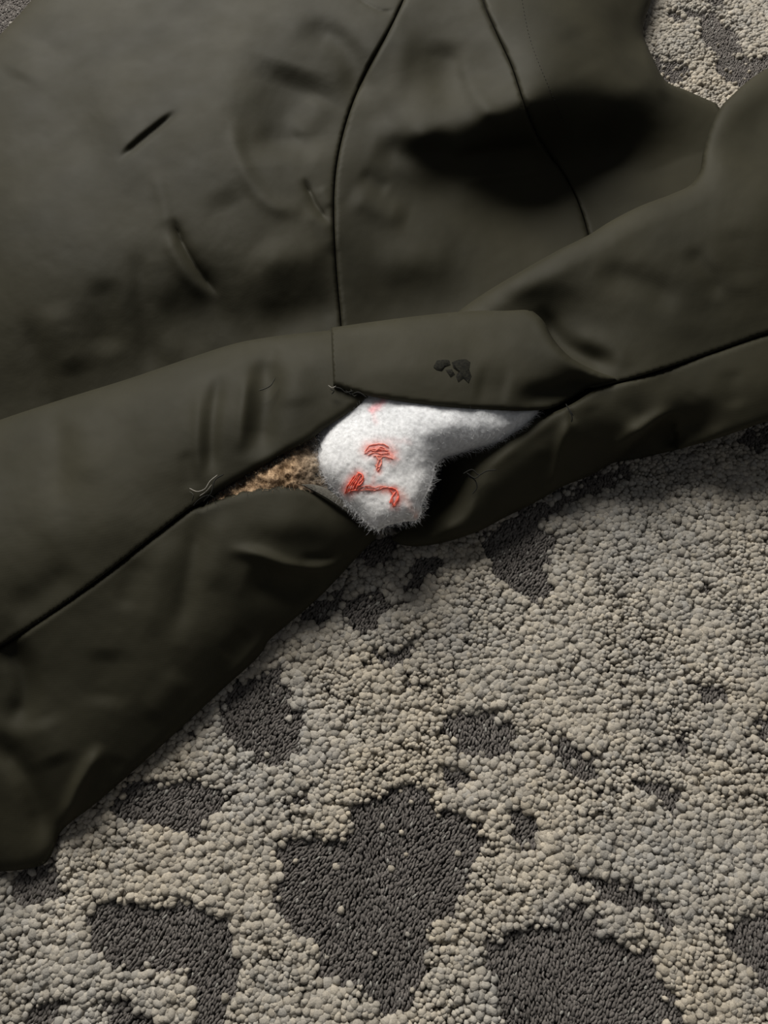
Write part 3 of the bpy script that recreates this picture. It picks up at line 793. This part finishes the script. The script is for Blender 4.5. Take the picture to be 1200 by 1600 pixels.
# ------------------------------------------------------------------ white wadding with red thread
wad_z = tps([(583,605,7.4),(700,610,7.3),(830,640,7.0),(835,652,6.7),(780,690,6.4),(720,706,6.2),(686,722,6.2),(675,750,6.9),(662,785,6.8),(655,812,6.5),(620,818,6.7),(585,826,6.6),(555,800,6.8),
  (530,775,6.6),(505,745,7.1),(493,715,7.0),(500,688,6.9),(540,640,6.9),(570,710,8.6),(600,760,8.0),(640,690,8.6),(700,665,8.3),(620,655,8.3),(760,660,7.8),(560,760,8.0),(600,800,7.6),(645,780,7.6),(540,690,8.1)])
def wad_height(xy):
    return wad_z(xy) + .16 * fbm(xy[:, 0] / 26, xy[:, 1] / 26, 51) + .025 * fbm(xy[:, 0] / 7, xy[:, 1] / 7, 53)
def wad_colour(xy):
    c = np.tile([.66, .67, .69], (len(xy), 1))
    w = np.clip((xy[:, 1] - 640) / 130, 0, 1)[:, None]
    c = c * (1 - .5 * w) + np.array([.67, .645, .62]) * .5 * w
    def stain(pts, r, amt, tint):
        nonlocal c
        q_ = xy + np.column_stack([fbm(xy[:, 0] / 8, xy[:, 1] / 8, 57), fbm(xy[:, 0] / 8, xy[:, 1] / 8, 59)]) * 3
        d, _, _ = poly_dist(q_, catmull(pts, 3))
        a = (amt * np.exp(-(d / r) ** 2))[:, None]
        c = c * (1 - a) + np.array(tint) * a
    stain([(600,625),(590,634),(581,640)], 5, .7, (.72, .30, .33))
    stain([(588,660),(582,640)], 4, .25, (.72, .35, .36))
    stain([(577,702),(598,703),(610,711)], 11, .85, (.75, .22, .18))
    stain([(592,705),(592,735)], 5, .65, (.78, .22, .17)); stain([(605,710),(618,716)], 4, .6, (.8, .28, .22))
    stain([(545,766),(560,745)], 10, .9, (.80, .13, .09)); stain([(560,762),(590,764),(615,768)], 6, .75, (.80, .24, .18))
    stain([(615,768),(622,780),(616,790)], 7, .7, (.80, .20, .15)); stain([(628,770),(640,790),(650,802)], 6, .35, (.85, .48, .40))
    stain([(585,745),(582,758)], 4, .4, (.8, .4, .36)); stain([(605,688),(640,690)], 5, .2, (.8, .5, .5)); stain([(650,808),(652,812)], 4, .45, (.85, .42, .3))
    return c
WAD_EDGE = [(540,625),(583,600),(640,605),(720,612),(800,625),(842,640),(832,655),(800,678),(775,692),(745,700),(718,708),(692,716),(680,728),(676,750),(668,770),(660,786),(658,802),(650,813),(632,815),(612,819),(590,827),(574,819),(556,801),(540,787),(529,775),(512,756),(502,738),(494,716),(497,692),(512,660),(540,625)]
wad = tag(empty('cotton_wadding', tuple(unproject(600, 740, .02))), 'white cotton wadding with red thread marks bulging out of the torn jacket seam', 'wadding')
body = panel('wadding_body', [('roll', WAD_EDGE, 22, 1.2)], wad_height, [('g', [(650,690),(665,730)], 14, .25), ('g', [(600,640),(700,655)], 18, .2)], M_WAD, wad, spacing=2.6, thick=0, noise=(0, 0), yarn=wad_colour)
WB = np.array(WAD_EDGE[:-1], float)
def wad_surface(xy):
    d, _, _ = poly_dist(xy, catmull(WAD_EDGE, 6))
    t = np.clip(1 - d / 22, 0, 1)
    return wad_height(xy) - 1.2 * (1 - np.sqrt(np.maximum(1 - t * t, 0)))
q = np.column_stack([rng.uniform(490, 845, 16000), rng.uniform(612, 830, 16000)]); q = q[inside_poly(q, WB)][:7500]
W = unproject(q[:, 0], q[:, 1], (wad_surface(q) - .02) / 100)
fibres('wadding_fibre', W, np.column_stack([rng.normal(0, 1, len(q)), rng.normal(0, 1, len(q)), np.full(len(q), .30)]), .0050, .00008, .6, M_WADFIBRE, wad)
edge = catmull(WAD_EDGE[5:], .22); nE = len(edge)
cen = np.array([605., 720.])
dirp = edge - cen; dirp /= np.linalg.norm(dirp, axis=1, keepdims=True)
W = unproject(edge[:, 0] - dirp[:, 0] * 4, edge[:, 1] - dirp[:, 1] * 4, (wad_surface(edge - dirp * 4) - .05) / 100)
fibres('wadding_fibre', W, np.column_stack([dirp[:, 0] * .9, -dirp[:, 1] * .9, np.full(nE, .1)]) + rng.normal(0, .6, (nE, 3)), .0070, .00009, .8, M_WADFIBRE, wad)

def red_strand(name, pts, rad, mat, lift=.06, wob=.6):
    c = catmull(pts, 1.5)
    c = c + np.column_stack([vnoise(c[:, 0] / 4, c[:, 1] / 4, 3), vnoise(c[:, 0] / 4, c[:, 1] / 4, 9)]) * wob
    z = wad_surface(c) + lift + .05 * vnoise(np.arange(len(c)) / 4., np.zeros(len(c)), int(abs(pts[0][0])) % 50)
    v, f = tube_mesh([unproject(c[:, 0], c[:, 1], z / 100)], rad)
    o = mesh_object(name, v, f, mat); adopt(o, wad)
    return o
for pts in [[(570,706),(576,697),(588,694),(602,695),(608,699)], [(569,709),(580,703),(594,702),(607,704)], [(574,711),(586,707),(598,709),(609,708)], [(577,700),(584,705),(596,699),(604,703)],
            [(583,712),(594,713),(604,714),(614,717)], [(588,711),(592,719),(599,713)]]:
    red_strand('red_thread', pts, .00060, M_REDDK)
for pts in [[(593,716),(590,724),(588,734)], [(596,718),(594,728),(590,737)], [(586,727),(593,730),(596,722)]]:
    red_strand('red_thread', pts, .00060, M_REDDK)
for pts in [[(539,770),(543,760),(549,750),(554,743)], [(543,768),(548,757),(555,747),(559,740)], [(547,767),(551,757),(557,748),(561,738)], [(551,765),(556,755),(561,747),(565,741)], [(556,765),(560,756),(565,750),(567,744)],
            [(538,771),(548,767),(560,765)], [(560,760),(567,752),(566,742),(558,738)]]:
    red_strand('red_thread', pts, .00085, M_RED, .08)
for pts in [[(560,763),(572,759),(585,762),(597,760),(612,763)], [(562,766),(576,765),(590,766),(600,762)], [(570,762),(582,767),(594,763),(607,761)]]:
    red_strand('red_thread', pts, .00042, M_REDDK, .04)
for pts in [[(607,762),(618,765),(622,773),(619,784),(613,791)], [(610,766),(614,774),(612,784),(617,792)], [(618,768),(612,778),(609,786)], [(622,770),(622,780),(617,790)]]:
    red_strand('red_thread', pts, .00072, M_RED, .07)
